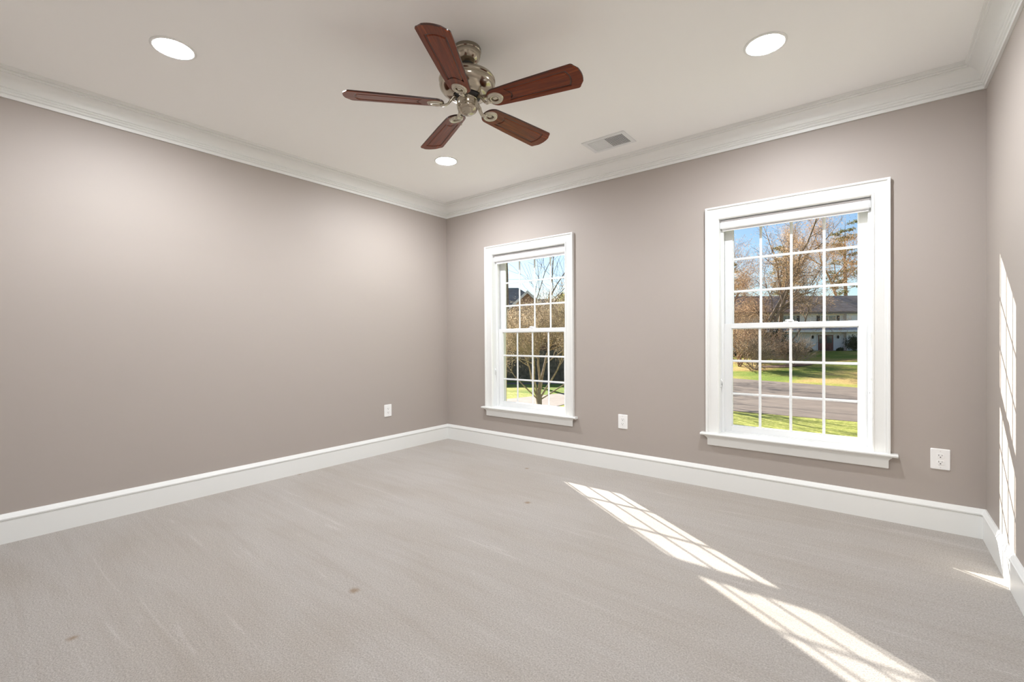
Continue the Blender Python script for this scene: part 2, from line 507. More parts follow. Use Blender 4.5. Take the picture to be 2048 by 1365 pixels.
# ------------------------------------------------------------------ recessed lights
LBL = ['recessed ceiling light at the upper left, above the left side of the carpet', 'smallest-looking recessed ceiling light, beyond the fan near the left corner',
       'recessed ceiling light at the upper right, near the right window', 'recessed ceiling light above and behind the viewer']
for (x, y_), lb in zip(LIGHTS, LBL):
    root = tag(empty('recessed_light', (x, y_, HC)), lb, 'light', 'recessed lights in the ceiling')
    mb = MB(); mb.lathe([(.104, 0), (.104, -.003), (.100, -.0055), (.090, -.0055), (.0865, -.003), (.0865, .0005)], (0, 0, 0), 48)
    mb.build('trim_ring', M['trim'], root, smooth=40)
    mb = MB()
    pr = [(.0865, 0)]
    for k in range(8):
        t = k / 8; r0 = .0865 - .014 * t; pr += [(r0 - .001, .002 + .050 * t), (r0 - .0025, .004 + .050 * t)]
    pr += [(.068, .055), (.064, .056), (.062, .062), (.066, .066), (.060, .110), (.046, .135)]
    mb.lathe(pr, (0, 0, 0), 48)
    mb.build('baffle', M['baffle'], root, smooth=25)
    mb = MB(); mb.lathe([(.0, .098), (.020, .099), (.036, .103), (.044, .112), (.046, .134), (0, .136)], (0, 0, 0), 32)
    mb.build('lamp', M['lamp'], root, smooth=40)
    ld = bpy.data.lights.new('lamp_beam', 'POINT'); ld.shadow_soft_size = .040; ld.energy = LAMP_POWER; ld.color = LAMP_COLOR
    lo_ = link(bpy.data.objects.new('lamp_beam', ld), root); lo_.location = (0, 0, .0355)

# ------------------------------------------------------------------ ceiling vent
root = tag(empty('ceiling_vent', (-1.668, 3.358, HC), 0), 'white rectangular air register with grid on the ceiling near the crown moulding', 'vent')
mb = MB()
W, D = .182, .120
iw, idp = .150, .088
for b in ((-W, -iw, -D, D), (iw, W, -D, D), (-iw, iw, -D, -idp), (-iw, iw, idp, D)):
    mb.box(b[0], b[1], b[2], b[3], -.008, 0)
mb.build('frame', M['vinyl'], root, bevel=.002)
mb = MB(); mb.box(-iw, iw, -idp, idp, -.0012, -.0004); mb.build('duct_opening', M['slot'], root)
mb = MB()
for k in range(1, 24):
    x = -iw + 2 * iw * k / 24; mb.box(x - .0013, x + .0013, -idp, idp, -.0057, -.0035)
for k in range(1, 11):
    yy = -idp + 2 * idp * k / 11; mb.box(-iw, iw, yy - .0013, yy + .0013, -.0055, -.0035)
mb.build('grille', M['vinyl'], root)
mb = MB()
mb.box(-iw, -.004, -idp + .012, idp, -.0034, -.0016)
mb.build('damper_vane', M['vinyl'], root)

# ------------------------------------------------------------------ ceiling fan
FX, FY = -1.730, 1.800
fan = tag(empty('ceiling_fan', (FX, FY, HC)), 'five-blade ceiling fan with mahogany blades and brushed nickel motor', 'ceiling fan')
def fz(v): return v - HC
mb = MB(); mb.lathe([(.0, 0), (.074, 0), (.076, -.004), (.076, -.018), (.073, -.022), (.074, -.026), (.073, -.034), (.068, -.052), (.058, -.068), (.045, -.078), (.034, -.080), (.031, -.076)], seg=48)
mb.build('canopy', M['nickel'], fan, smooth=35)
mb = MB(); mb.lathe([(.033, -.070), (.033, -.076), (.026, -.088), (.016, -.093), (.013, -.093)], seg=32)
mb.build('hanger_ball', M['black'], fan, smooth=40)
mb = MB(); mb.lathe([(.0125, -.075), (.0125, -.135)], seg=24)
mb.build('downrod', M['nickel'], fan, smooth=True)
mb = MB()
mb.lathe([(.0, -.112), (.020, -.112), (.024, -.118), (.024, -.126), (.040, -.129), (.085, -.134), (.125, -.147), (.146, -.161), (.1525, -.172), (.1525, -.178), (.148, -.182),
          (.148, -.190), (.150, -.193), (.1505, -.200), (.146, -.216), (.136, -.230), (.120, -.243), (.098, -.251), (.082, -.253), (.078, -.256), (0, -.256)], seg=64)
mb.build('motor_housing', M['nickel'], fan, smooth=30)
mb = MB(); mb.lathe([(.064, -.250), (.070, -.255), (.070, -.263), (.060, -.268), (.0, -.268)], seg=48)
mb.build('flywheel', M['black'], fan, smooth=30)
mb = MB()
mb.lathe([(.0, -.262), (.052, -.262), (.055, -.266), (.055, -.276), (.0525, -.279), (.0525, -.282), (.057, -.285), (.0575, -.306), (.055, -.311), (.056, -.314), (.055, -.322), (.048, -.337), (.034, -.348), (.016, -.353), (0, -.354)], seg=48)
mb.build('switch_housing', M['nickel'], fan, smooth=30)
mb = MB(); mb.tube([(-.02, -.022, -.345), (-.022, -.024, -.385), (-.022, -.024, -.400)], [.0012, .0012, .0012], 6); mb.lathe([(0, -.400), (.003, -.403), (.0035, -.412), (0, -.416)], (-.022, -.024, 0), 10)
mb.build('pull_chain', M['nickel'], fan, smooth=True)

ZB = 2.442
def blade_outline(n=17):
    r0, r1 = .125, .645
    pts = []
    # root half circle-ish
    for k in range(n):
        a = R(90 + 180 * k / (n - 1)); pts.append((r0 + .052 + .052 * math.cos(a), .060 * math.sin(a)))
    # lower side to tip
    pts += [(.32, -.0685), (.50, -.0755), (.600, -.0785)]
    for k in range(5):
        a = R(-80 + 60 * k / 4); pts.append((.604 + .022 * math.cos(a) * .8, -.058 + .021 * math.sin(a)))
    for k in range(1, 8):
        t = -0.75 + 1.5 * k / 8; pts.append((r1 - .022 * t * t, .0745 * t * 1.0))
    for k in range(5):
        a = R(20 + 60 * k / 4); pts.append((.604 + .022 * math.cos(a) * .8, .058 + .021 * math.sin(a)))
    pts += [(.600, .0785), (.50, .0755), (.32, .0685)]
    return pts
def panel_outline(off):
    pts = []
    # concave root end (curves around the medallion)
    for k in range(9):
        t = -1 + 2 * k / 8; pts.append((.238 + .022 * (1 - (t * t)) + off, -(.043 - off) * t if False else (.043 - off) * t))
    pts += [(.40, .0475 - off), (.575 - off, .052 - off)]
    for k in range(1, 6):
        t = 1 - 2 * k / 6; pts.append((.590 - off - .013 * t * t, (.050 - off) * t))
    pts += [(.575 - off, -.052 + off), (.40, -.0475 + off)]
    return pts
def blade_mesh():
    bm = bmesh.new()
    out = blade_outline()
    def ring(pts, z): return [bm.verts.new((x, y, z)) for x, y in pts]
    def skin(a, b):
        for i in range(len(a)):
            j = (i + 1) % len(a); bm.faces.new((a[i], a[j], b[j], b[i]))
    cx = .38
    shr = [(cx + (x - cx) * .994, y * .975) for x, y in out]
    top = ring(shr, .0045); t2 = ring(out, .003); b2 = ring(out, -.002); bot = ring(shr, -.0045)
    bm.faces.new(top); skin(top, t2); skin(t2, b2); skin(b2, bot)
    p0 = ring(panel_outline(0), -.0045); p1 = ring(panel_outline(.0035), -.0005); p2 = ring(panel_outline(.008), -.0005); p3 = ring(panel_outline(.013), -.0040)
    skin(p0, p1); skin(p1, p2); skin(p2, p3); bm.faces.new(p3)
    es = []
    for L in (bot, p0):
        for i in range(len(L)):
            es.append(bm.edges.get((L[i], L[(i + 1) % len(L)])))
    bmesh.ops.triangle_fill(bm, edges=es, use_beauty=True)
    bmesh.ops.recalc_face_normals(bm, faces=bm.faces)
    me = bpy.data.meshes.new('blade'); bm.to_mesh(me); bm.free()
    me.materials.append(M['wood']); me.materials.append(M['wood_dark'])
    for p in me.polygons:
        if abs(p.normal.z) < .6 or (p.center.z > -.0008 and p.center.z < .002 and p.normal.z < 0): p.material_index = 1
    return me
bme = blade_mesh()
for k in range(5):
    ang = R(-59.5 + 72 * k)
    mx = Matrix.Rotation(ang, 4, 'Z') @ Matrix.Translation((0, 0, fz(ZB))) @ Matrix.Rotation(R(-12), 4, 'X')
    b = link(bpy.data.objects.new('blade', bme), fan); b.matrix_local = mx
    mb = MB()
    mb.tube([(.060, 0, .038), (.078, 0, .030), (.092, 0, .012), (.104, .006, -.004), (.116, .010, -.012), (.130, .006, -.013), (.142, 0, -.011)],
            [.014, .014, .012, .0105, .011, .013, .016], 12, flat=.6)
    mb.tube([(.150, 0, -.006), (.185, 0, -.006)], .012, 8, flat=.3)
    arm = mb.build('blade_arm', M['nickel_light'], fan, smooth=True)
    arm.matrix_local = mx
    mb = MB()
    rp = [(.0165, -.0045), (.0165, -.010), (.019, -.013), (.024, -.0135), (.026, -.0105), (.029, -.010), (.033, -.012), (.038, -.010), (.041, -.0045)]
    rings = [[(.170 + r * 1.12 * math.cos(2 * PI * q / 36), r * math.sin(2 * PI * q / 36), zz) for q in range(36)] for r, zz in rp]
    mb.rings(rings, cap=False)
    md_ = mb.build('medallion', M['nickel_light'], arm, smooth=50)

# ------------------------------------------------------------------ outdoors
M['lawn'] = mat('lawn_grass', (0.2, 0.25, 0.05), 0.95, spec=0.1)
def lawn_mat():
    m = M['lawn']; v = coords(m)
    big = ramp(m, noise(m, v, 0.16, 4, 0.6), [(0.40, (0.22, 0.29, 0.05)), (0.50, (0.42, 0.39, 0.10)), (0.60, (0.58, 0.40, 0.17))])
    fine = ramp(m, noise(m, v, 7.0, 5, 0.75), [(0.3, (0.55, 0.58, 0.5)), (0.7, (1.25, 1.25, 1.15))])
    to_base(m, mixc(m, big, fine, 1.0, 'MULTIPLY'))
    bump(m, noise(m, v, 12, 4, 0.8), 0.6, 0.05)
lawn_mat()
M['front_lawn'] = mat('front_lawn_grass', (0.3, 0.35, 0.07), 0.95, spec=0.1)
def fl():
    m = M['front_lawn']; v = coords(m)
    fine = ramp(m, noise(m, v, 9.0, 5, 0.75), [(0.34, (0.20, 0.25, 0.04)), (0.50, (0.38, 0.39, 0.09)), (0.66, (0.60, 0.56, 0.20))])
    to_base(m, fine); bump(m, noise(m, v, 14, 4, 0.8), 0.6, 0.05)
fl()
M['asphalt'] = noisy('asphalt', (0.155, 0.115, 0.09), (0.21, 0.16, 0.125), 0.9, 0.9, detail=8)
M['drive'] = noisy('driveway_concrete', (0.24, 0.19, 0.16), (0.29, 0.24, 0.205), 2.0, 0.9)
M['mulch'] = noisy('mulch', (0.10, 0.05, 0.03), (0.19, 0.10, 0.06), 6, 0.95)
M['bark'] = noisy('grey_brown_bark', (0.20, 0.14, 0.10), (0.36, 0.27, 0.19), 9, 0.95, detail=6)
M['bark_light'] = noisy('pale_tan_bark', (0.27, 0.20, 0.14), (0.46, 0.36, 0.26), 9, 0.9, detail=6)
M['bark_red'] = noisy('reddish_bark', (0.28, 0.17, 0.11), (0.46, 0.31, 0.21), 8, 0.95, detail=6)
def leafm(name, c1, c2, tr=0.3, scale=3.0):
    m = bpy.data.materials.new(name); m.use_nodes = True
    n = m.node_tree.nodes; l = m.node_tree.links
    b = n['Principled BSDF']; b.inputs['Roughness'].default_value = 0.8; b.inputs['Specular IOR Level'].default_value = 0.2
    v = coords(m); c = ramp(m, noise(m, v, scale, 6, 0.8), [(0.35, c1), (0.65, c2)])
    l.new(c, b.inputs['Base Color'])
    t = n.new('ShaderNodeBsdfTranslucent'); l.new(c, t.inputs[0])
    mx = n.new('ShaderNodeMixShader'); mx.inputs[0].default_value = tr
    out = n['Material Output']
    l.new(b.outputs[0], mx.inputs[1]); l.new(t.outputs[0], mx.inputs[2]); l.new(mx.outputs[0], out.inputs[0])
    return m
M['leaf_tan'] = leafm('dry_tan_leaves', (0.52, 0.32, 0.17), (0.76, 0.58, 0.38), .5)
M['leaf_rust'] = leafm('rust_leaves', (0.42, 0.24, 0.12), (0.64, 0.45, 0.28), .5)
M['leaf_seed'] = leafm('pale_seed_heads', (0.62, 0.46, 0.28), (0.90, 0.76, 0.56), .5)
M['needle'] = leafm('olive_pine_needles', (0.10, 0.13, 0.04), (0.30, 0.26, 0.12), .4)
M['leaf_green'] = leafm('dark_green_leaves', (0.035, 0.055, 0.025), (0.10, 0.12, 0.05))
M['leaf_lime'] = leafm('yellow_green_leaves', (0.28, 0.34, 0.08), (0.48, 0.50, 0.18))

G = -2.3
def gz(x, y):
    e = y - (39.0 + (-.88 - x) * .357)
    z_ = G + max(0.0, min(e, 30.5)) * .057
    if e > 0: z_ += .06 * math.sin(x * .7 + 1) * math.sin(y * .45) * min(e / 6, 1)
    return z_
# far ground
mb = MB(); nx, ny = 170, 200
X0, X1, Y0, Y1 = -110.0, 60.0, 23.3, 150.0
for j in range(ny + 1):
    for i in range(nx + 1):
        x = X0 + (X1 - X0) * i / nx; y_ = Y0 + (Y1 - Y0) * j / ny
        mb.v.append((x, y_, gz(x, y_)))
for j in range(ny):
    for i in range(nx):
        a = j * (nx + 1) + i; mb.f.append((a, a + 1, a + nx + 2, a + nx + 1))
struct(mb.build('far_lawn', M['lawn'], smooth=True), 'patchy sloping lawn across the road up to the white house', 'lawn')
mb = MB(); mb.box(-110, 60, 4.3, 23.3, G - .3, G)
struct(mb.build('front_lawn', M['front_lawn']), 'bright yellow-green lawn on the near side of the road', 'lawn')
mb = MB()
mb.prism([(-15.3, 24.2), (-12.9, 23.35), (60, 23.2), (60, 22.0 + .0), (60, 17.4 + .0 + 0), (60, 39.0 + (-.88 - 60) * .357), (-.88, 39.0), (-9.6, 42.1), (-15.0, 40.5), (-16.2, 33)], G - .02, G + .012) if False else \
mb.prism([(-15.3, 24.2), (-12.9, 23.35), (45, 23.2), (45, 24.0), (-.88, 39.0), (-9.6, 42.1), (-14.0, 41.0), (-15.6, 33)], G - .02, G + .012)
struct(mb.build('road', M['asphalt']), 'grey asphalt road between the two lawns', 'road')
mb = MB()
mb.prism([(-11.0, 12.0), (-12.7, 18.5), (-12.85, 23.6), (-15.4, 25.0), (-16.6, 20.2), (-18.5, 14.0), (-17.0, 12.0)], G - .02, G + .020)
struct(mb.build('driveway', M['drive']), 'pale driveway strip seen low through the left window', 'driveway')
mb = MB()
mb.prism([(-27.0, 23.0), (-18.5, 29.7), (-15.5, 32.0), (-15.5, 33.6), (-18.9, 31.1), (-28.0, 24.0)], G - .02, G + .014)
struct(mb.build('path', M['asphalt']), 'narrow grey path at the foot of the dark fence', 'path')

# --- geometry of plants
class Wood:
    def __init__(s, rng):
        s.mb = MB(); s.rng = rng; s.tips = []; s.tipd = []
    def limb(s, p, d, L, r, lvl, maxl, kids, spread, droop=0.0, wig=0.18, ratio=0.62, rmin=.006, t0=.30):
        rng = s.rng
        n = 5 if lvl <= 1 else 3
        pts = [p.copy()]; rad = [r]
        dd = d.copy()
        for i in range(n):
            dd = (dd + Vector((rng.gauss(0, wig), rng.gauss(0, wig), rng.gauss(0, wig) + (.05 - droop)))).normalized()
            pts.append(pts[-1] + dd * (L / n)); rad.append(max(rmin, r * (1 - .55 * (i + 1) / n)))
        s.mb.tube(pts, rad, 7 if lvl == 0 else (5 if lvl == 1 else 3), cap=False)
        if lvl >= maxl:
            s.tips.append(pts[-1]); s.tipd.append(dd); s.tips.append(pts[-2]); s.tipd.append(dd)
            return
        k = kids[min(lvl, len(kids) - 1)]
        for c in range(k):
            t = (t0 if lvl == 0 else .30) + (1 - (t0 if lvl == 0 else .30)) * (c + rng.random() * .8) / k
            t = min(t, .999); i = int(t * n); f = t * n - i
            q = pts[i].lerp(pts[i + 1], f)
            base = (pts[i + 1] - pts[i]).normalized()
            ax = Vector((rng.gauss(0, 1), rng.gauss(0, 1), rng.gauss(0, 1))).cross(base).normalized()
            nd = (base * math.cos(spread) + ax * math.sin(spread) * (.7 + .6 * rng.random())).normalized()
            s.limb(q, nd, L * ratio * (.75 + .5 * rng.random()), max(rmin, rad[i] * .62), lvl + 1, maxl, kids, spread, droop, wig, ratio, rmin)
        s.limb(pts[-1], dd, L * ratio, rad[-1] * .95, lvl + 1, maxl, kids, spread, droop, wig, ratio, rmin)

def leaf_quads(mb, pts, rng, n, spread, size, flat=1.0):
    m = len(pts)
    for k in range(n):
        c = pts[rng.randrange(m)] + Vector((rng.gauss(0, spread), rng.gauss(0, spread), rng.gauss(0, spread * flat)))
        a = Vector((rng.gauss(0, 1), rng.gauss(0, 1), rng.gauss(0, 1))).normalized(); b = a.cross(Vector((rng.gauss(0, 1), rng.gauss(0, 1), rng.gauss(0, 1)))).normalized()
        sz = size * (.5 + rng.random())
        i = len(mb.v)
        mb.v.extend([tuple(c - a * sz), tuple(c + b * sz * .45), tuple(c + a * sz), tuple(c - b * sz * .45)])
        mb.f.append((i, i + 1, i + 2, i + 3))

def bare_tree(loc, stems, label, seed, bark='bark', leaf=None, leaves=0, lspread=.35, lsize=.07, maxl=4, kids=(4, 4, 3), spread=R(38), group=None, name='bare_tree', ratio=.62, wig=.16, rmin=.008, droop=0.0, t0=.30, bole=None):
    rng = random.Random(seed)
    root = tag(empty(name, loc), label, 'tree', group)
    w = Wood(rng)
    if bole: w.mb.tube([(0, 0, -.2), (.02, 0, bole[0] * .5), (0, 0, bole[0]), (0, .01, bole[0] + .25)], [bole[1] * 1.15, bole[1], bole[1] * 1.05, bole[1] * .5], 10)
    for (d, L, r) in stems:
        w.limb(Vector((rng.uniform(-.05, .05), rng.uniform(-.05, .05), bole[0] - .15 if bole else -.15)), Vector(d).normalized(), L, r, 0, maxl, kids, spread, droop, wig, ratio, rmin, t0)
    w.mb.build('trunk', M[bark], root, smooth=True, fix=False)
    if leaf and leaves:
        mb = MB(); leaf_quads(mb, w.tips, rng, leaves, lspread, lsize)
        mb.build('foliage', M[leaf], root, fix=False)
    return root

def pine(loc, h, label, seed, spread=3.0, group=None, start=.25, n=9000):
    rng = random.Random(seed)
    root = tag(empty('pine_tree', loc), label, 'tree', group)
    mb = MB(); mb.tube([(0, 0, -.3), (.1, 0, h * .35), (-.05, .1, h * .7), (0, 0, h)], [h * .018, h * .014, h * .009, .02], 8)
    tips = []
    z_ = h * start
    while z_ < h * .98:
        t = (z_ / h - start) / (1 - start)
        for k in range(3):
            if rng.random() < .25: continue
            a = rng.random() * 2 * PI; L = spread * (1 - t * .7) * (.5 + .6 * rng.random())
            p = Vector((0, 0, z_)); pts = [p.copy()]
            d = Vector((math.cos(a), math.sin(a), .12))
            for q in range(4):
                p = p + d * (L / 4) + Vector((rng.gauss(0, .06), rng.gauss(0, .06), rng.gauss(0, .08))); pts.append(p.copy())
                if q >= 1:
                    for _ in range(3): tips.append(p + Vector((rng.gauss(0, .35), rng.gauss(0, .35), .1 + rng.gauss(0, .08))))
            mb.tube(pts, [.05 * (1 - t * .5), .04, .03, .02, .01], 4, cap=False)
        z_ += h * .035 * (.7 + .6 * rng.random())
    mb.build('trunk', M['bark'], root, smooth=True, fix=False)
    mb = MB(); leaf_quads(mb, tips, rng, n, .22, .11, .5)
    mb.build('foliage', M['needle'], root, fix=False)
    return root

def shrub(loc, w, h, label, seed, leaf='leaf_green', n=2500, size=.07, group=None, name='shrub'):
    rng = random.Random(seed)
    root = tag(empty(name, loc), label, 'shrub', group)
    mb = MB(); pts = []
    for k in range(14):
        a = rng.random() * 2 * PI; e = rng.uniform(.3, 1.4)
        d = Vector((math.cos(a) * math.cos(e) * w * .5, math.sin(a) * math.cos(e) * w * .5, math.sin(e) * h * .9))
        mb.tube([(0, 0, -.05), tuple(d * .5 + Vector((0, 0, .05))), tuple(d)], [.02, .014, .006], 4, cap=False)
        pts += [d, d * .75, d * .55]
    mb.build('stems', M['bark'], root, fix=False)
    mb = MB(); leaf_quads(mb, pts, rng, n, w * .12, size)
    mb.build('foliage', M[leaf], root, fix=False)

# street frame: the opposite house stands turned 38.5 degrees to our wall
CY, SY = math.cos(YAW), math.sin(YAW)
def S(u, v): return (u * CY - v * SY, u * SY + v * CY)
def SG(u, v):
    x, y = S(u, v); return (x, y, gz(x, y))

# ------------------------------------------------------------------ the white house across the road
M['white_brick'] = mat('white_painted_brick', (0.86, 0.84, 0.84), 0.85)
def wb():
    m = M['white_brick']; n, l, b = nodes(m)
    t = n.new('ShaderNodeTexBrick'); t.inputs['Scale'].default_value = 3.0
    t.inputs['Color1'].default_value = (.88, .85, .84, 1); t.inputs['Color2'].default_value = (.82, .79, .78, 1); t.inputs['Mortar'].default_value = (.72, .69, .68, 1)
    l.new(coords(m, (1, 1, 1), (R(90), 0, 0)), t.inputs['Vector']); l.new(t.outputs[0], b.inputs['Base Color'])
wb()
M['shingle'] = noisy('grey_brown_shingles', (0.33, 0.235, 0.185), (0.50, 0.375, 0.30), 1.6, 0.95, detail=8)
M['shingle_dark'] = noisy('dark_slate_shingles', (0.27, 0.225, 0.19), (0.37, 0.32, 0.275), 1.2, 0.9, detail=8)
M['porch_roof'] = noisy('pale_grey_shingles', (0.42, 0.41, 0.46), (0.52, 0.50, 0.55), 3, 0.9)
M['house_trim'] = mat('house_white_trim', (0.80, 0.80, 0.80), 0.6)
M['soffit'] = mat('gutter_brown', (0.22, 0.19, 0.17), 0.8)  # one even dark brown, used on the gutter
M['shutter'] = mat('black_shutter', (0.025, 0.025, 0.03), 0.5)
M['door_wood'] = noisy('reddish_brown_door', (0.14, 0.045, 0.03), (0.22, 0.08, 0.05), 3, 0.5)
M['house_glass'] = mat('dark_window_glass', (0.09, 0.11, 0.10), 0.12, spec=0.8)
M['lantern'] = mat('dark_bronze', (0.05, 0.04, 0.035), 0.5, 0.6)
M['brick_tan'] = noisy('tan_brick', (0.42, 0.26, 0.19), (0.55, 0.37, 0.28), 5, 0.9)
M['fence_wood'] = noisy('dark_weathered_fence', (0.07, 0.06, 0.04), (0.15, 0.125, 0.085), 3, 0.9)

hx, hy = S(39.0, 60.0)
house = tag(empty('house', (hx, hy, -.60), YAW), 'long two-storey white brick house with grey roof across the road', 'house')
def hp(name, mb, m, par=house, **k): return mb.build(name, m, par, **k)
LX0, LX1 = -12.5, 22.0          # local x, u = 39 + x
mb = MB(); mb.box(LX0, 4.6, 0, 9, -.6, 5.0); mb.box(4.6, LX1, -.5, 9, -.6, 5.0)
hp('walls', mb, M['white_brick'])
mb = MB()
def slab(mb, x0, x1, ya, za, yb, zb, t):
    mb.rings([[(x, ya, za), (x, yb, zb), (x, yb, zb + t), (x, ya, za + t)] for x in (x0, x1)])
slab(mb, LX0 - .5, LX1 + .5, -1.0, 4.92, 4.5, 7.45, .16); slab(mb, LX0 - .5, LX1 + .5, 10.0, 4.92, 4.5, 7.45, .16)
hp('roof', mb, M['shingle'])
mb = MB(); mb.box(LX0 - .4, LX1 + .4, -1.02, -.9, 4.80, 4.98); hp('gutter', mb, M['soffit'])
mb = MB(); mb.box(LX0, LX1, -.9, 0, 4.82, 4.86); hp('soffit', mb, M['house_trim'])
mb = MB(); slab(mb, LX0 - .2, LX1, -1.5, 2.62, 0, 3.2, .10)
hp('porch_roof', mb, M['porch_roof'])
mb = MB(); mb.box(LX0 - .2, LX1, -1.55, -1.46, 2.42, 2.66); hp('porch_fascia', mb, M['house_trim'])
mb = MB(); mb.box(LX0, 4.6, -1.5, .0, -.3, .02); hp('porch_step', mb, M['drive'])
def hwin(x0, x1, z0, z1, yy=0.0, sh=.42, mid=1):
    mb = MB(); f = .09
    for b in ((x0 - f, x0, z0 - f, z1 + f), (x1, x1 + f, z0 - f, z1 + f), (x0, x1, z0 - f, z0), (x0, x1, z1, z1 + f)):
        mb.box(b[0], b[1], yy - .07, yy + .02, b[2], b[3])
    mb.box(x0, x1, yy - .05, yy, (z0 + z1) / 2 - .03, (z0 + z1) / 2 + .03)
    for q in range(1, mid + 1):
        c = x0 + (x1 - x0) * q / (mid + 1); mb.box(c - .04, c + .04, yy - .05, yy, z0, z1)
    w = hp('window', mb, M['house_trim'])
    mb = MB(); mb.box(x0, x1, yy - .02, yy - .005, z0, z1); mb.build('pane', M['house_glass'], w)
    for c in (x0 - f - sh, x1 + f):
        mb = MB()
        mb.box(c, c + sh, yy - .06, yy - .005, z0 - .05, z1 + .05)
        q = z0
        while q < z1:
            mb.box(c + .05, c + sh - .05, yy - .075, yy - .055, q, q + .05); q += .12
        hp('shutter', mb, M['shutter'])
def hu(px): return (px - 1024) / 913.3 * 60 - 39.0
hwin(hu(1641), hu(1671), 3.35, 4.55)
hwin(hu(1539), hu(1591), 3.35, 4.55, mid=2)
hwin(8.6, 10.6, 3.35, 4.55, -.5); hwin(12.6, 14.6, 3.35, 4.55, -.5)
mb = MB(); a, b = hu(1635), hu(1666); m_ = (a + b) / 2
mb.box(a - .1, a, -.08, .02, 0, 2.15); mb.box(b, b + .1, -.08, .02, 0, 2.15); mb.box(a - .1, b + .1, -.08, .02, 2.05, 2.15)
hp('door_frame', mb, M['house_trim'])
for x0, x1 in ((a, m_ - .01), (m_ + .01, b)):
    mb = MB(); mb.box(x0, x1, -.04, .0, 0.02, 2.05)
    for q in (.15, .55): mb.box(x0 + .15, x1 - .15, -.055, -.04, q, q + .32)
    d_ = hp('door', mb, M['door_wood'])
    mb = MB(); mb.box(x0 + .17, x1 - .17, -.05, -.041, 1.0, 1.92); mb.build('door_glass', M['house_glass'], d_)
for px in (1624.5, 1675):
    c = hu(px); mb = MB()
    mb.box(c - .03, c + .03, -.04, .0, 1.75, 1.95)
    mb.lathe([(0, 1.55), (.03, 1.57), (.09, 1.62), (.11, 1.85), (.13, 1.88), (.03, 2.0), (0, 2.02)], (c, -.14, 0), 8)
    mb.tube([(c, -.14, 1.98), (c, -.03, 1.93)], .015, 6)
    hp('wall_lantern', mb, M['lantern'])

# ------------------------------------------------------------------ houses and fence seen through the left window
def gable_roof(mb, x0, x1, y0, y1, z0, zr, t=.15, ov=.4, along='x'):
    if along == 'x':
        ym = (y0 + y1) / 2
        for ya in (y0 - ov, y1 + ov):
            mb.rings([[(x, ya, z0), (x, ym, zr), (x, ym, zr + t), (x, ya, z0 + t)] for x in (x0 - ov, x1 + ov)])
    else:
        xm = (x0 + x1) / 2
        for xa in (x0 - ov, x1 + ov):
            mb.rings([[(xa, y, z0), (xm, y, zr), (xm, y, zr + t), (xa, y, z0 + t)] for y in (y0 - ov, y1 + ov)])
hx, hy = S(1.7, 50.0)
h2 = tag(empty('house', (hx, hy, G), YAW), 'brick house with dark roof and white-trimmed gable behind the left window tree', 'house')
mb = MB(); mb.box(-9, 1.2, 3.0, 12, 0, 6.2); mb.rings([[(-2.2, q, 0), (2.2, q, 0), (2.2, q, 6.4), (0, q, 8.45), (-2.2, q, 6.4)] for q in (0, 5)])
mb.build('walls', M['brick_tan'], h2)
mb = MB()
mb.rings([[(-9.5, 2.4, 6.0), (-4.8, 7.4, 9.7), (-.9, 7.4, 9.7), (2.6, 2.4, 6.9)], [(-9.5, 2.4, 6.2), (-4.8, 7.5, 9.9), (-.9, 7.5, 9.9), (2.6, 2.4, 7.1)]], cap=True)
mb.rings([[(-9.5, 12.4, 6.0), (-4.8, 7.4, 9.7), (-.9, 7.4, 9.7), (4.2, 12.4, 6.0)], [(-9.5, 12.4, 6.2), (-4.8, 7.5, 9.9), (-.9, 7.5, 9.9), (4.2, 12.4, 6.2)]], cap=True)
mb.rings([[(2.6, 2.4, 6.9), (-.9, 7.4, 9.7), (4.2, 12.4, 6.0)], [(2.6, 2.4, 7.1), (-.9, 7.5, 9.9), (4.2, 12.4, 6.2)]], cap=True)
mb.build('roof', M['shingle_dark'], h2)
mb = MB(); gable_roof(mb, -2.2, 2.2, -.1, 5, 6.35, 8.5, .12, .35, 'y'); mb.build('gable_roof', M['shingle_dark'], h2)
mb = MB()
for s_ in (-1, 1):
    mb.rings([[(s_ * 2.6, yy, 6.05), (0, yy, 8.42), (0, yy, 8.75), (s_ * 2.6, yy, 6.38)] for yy in (-.55, -.45)])
mb.build('rake_trim', M['house_trim'], h2)
mb = MB(); mb.box(-.45, .45, -.06, .02, 4.6, 5.9); w_ = mb.build('window', M['house_trim'], h2)
mb = MB(); mb.box(-.38, .38, -.08, -.05, 4.66, 5.84); mb.build('pane', M['house_glass'], w_)

hx, hy = S(6.6, 64.0)
h3 = tag(empty('house', (hx, hy, G), YAW), 'darker house roof further right behind the left window tree', 'house')
mb = MB(); mb.box(-5.5, 3.4, 0, 8, 0, 7.2); mb.build('walls', M['brick_tan'], h3)
mb = MB(); gable_roof(mb, -5.5, 3.4, 0, 8, 7.0, 9.2, .2, .4, 'x'); gable_roof(mb, -1.4, 2.0, -1.2, 4, 7.5, 9.7, .15, .3, 'y')
mb.build('roof', M['shingle_dark'], h3)
mb = MB(); mb.rings([[(-1.2, q, 0), (1.8, q, 0), (1.8, q, 7.45), (.3, q, 9.4), (-1.2, q, 7.45)] for q in (-1.0, .2)])
mb.build('bay', M['brick_tan'], h3)

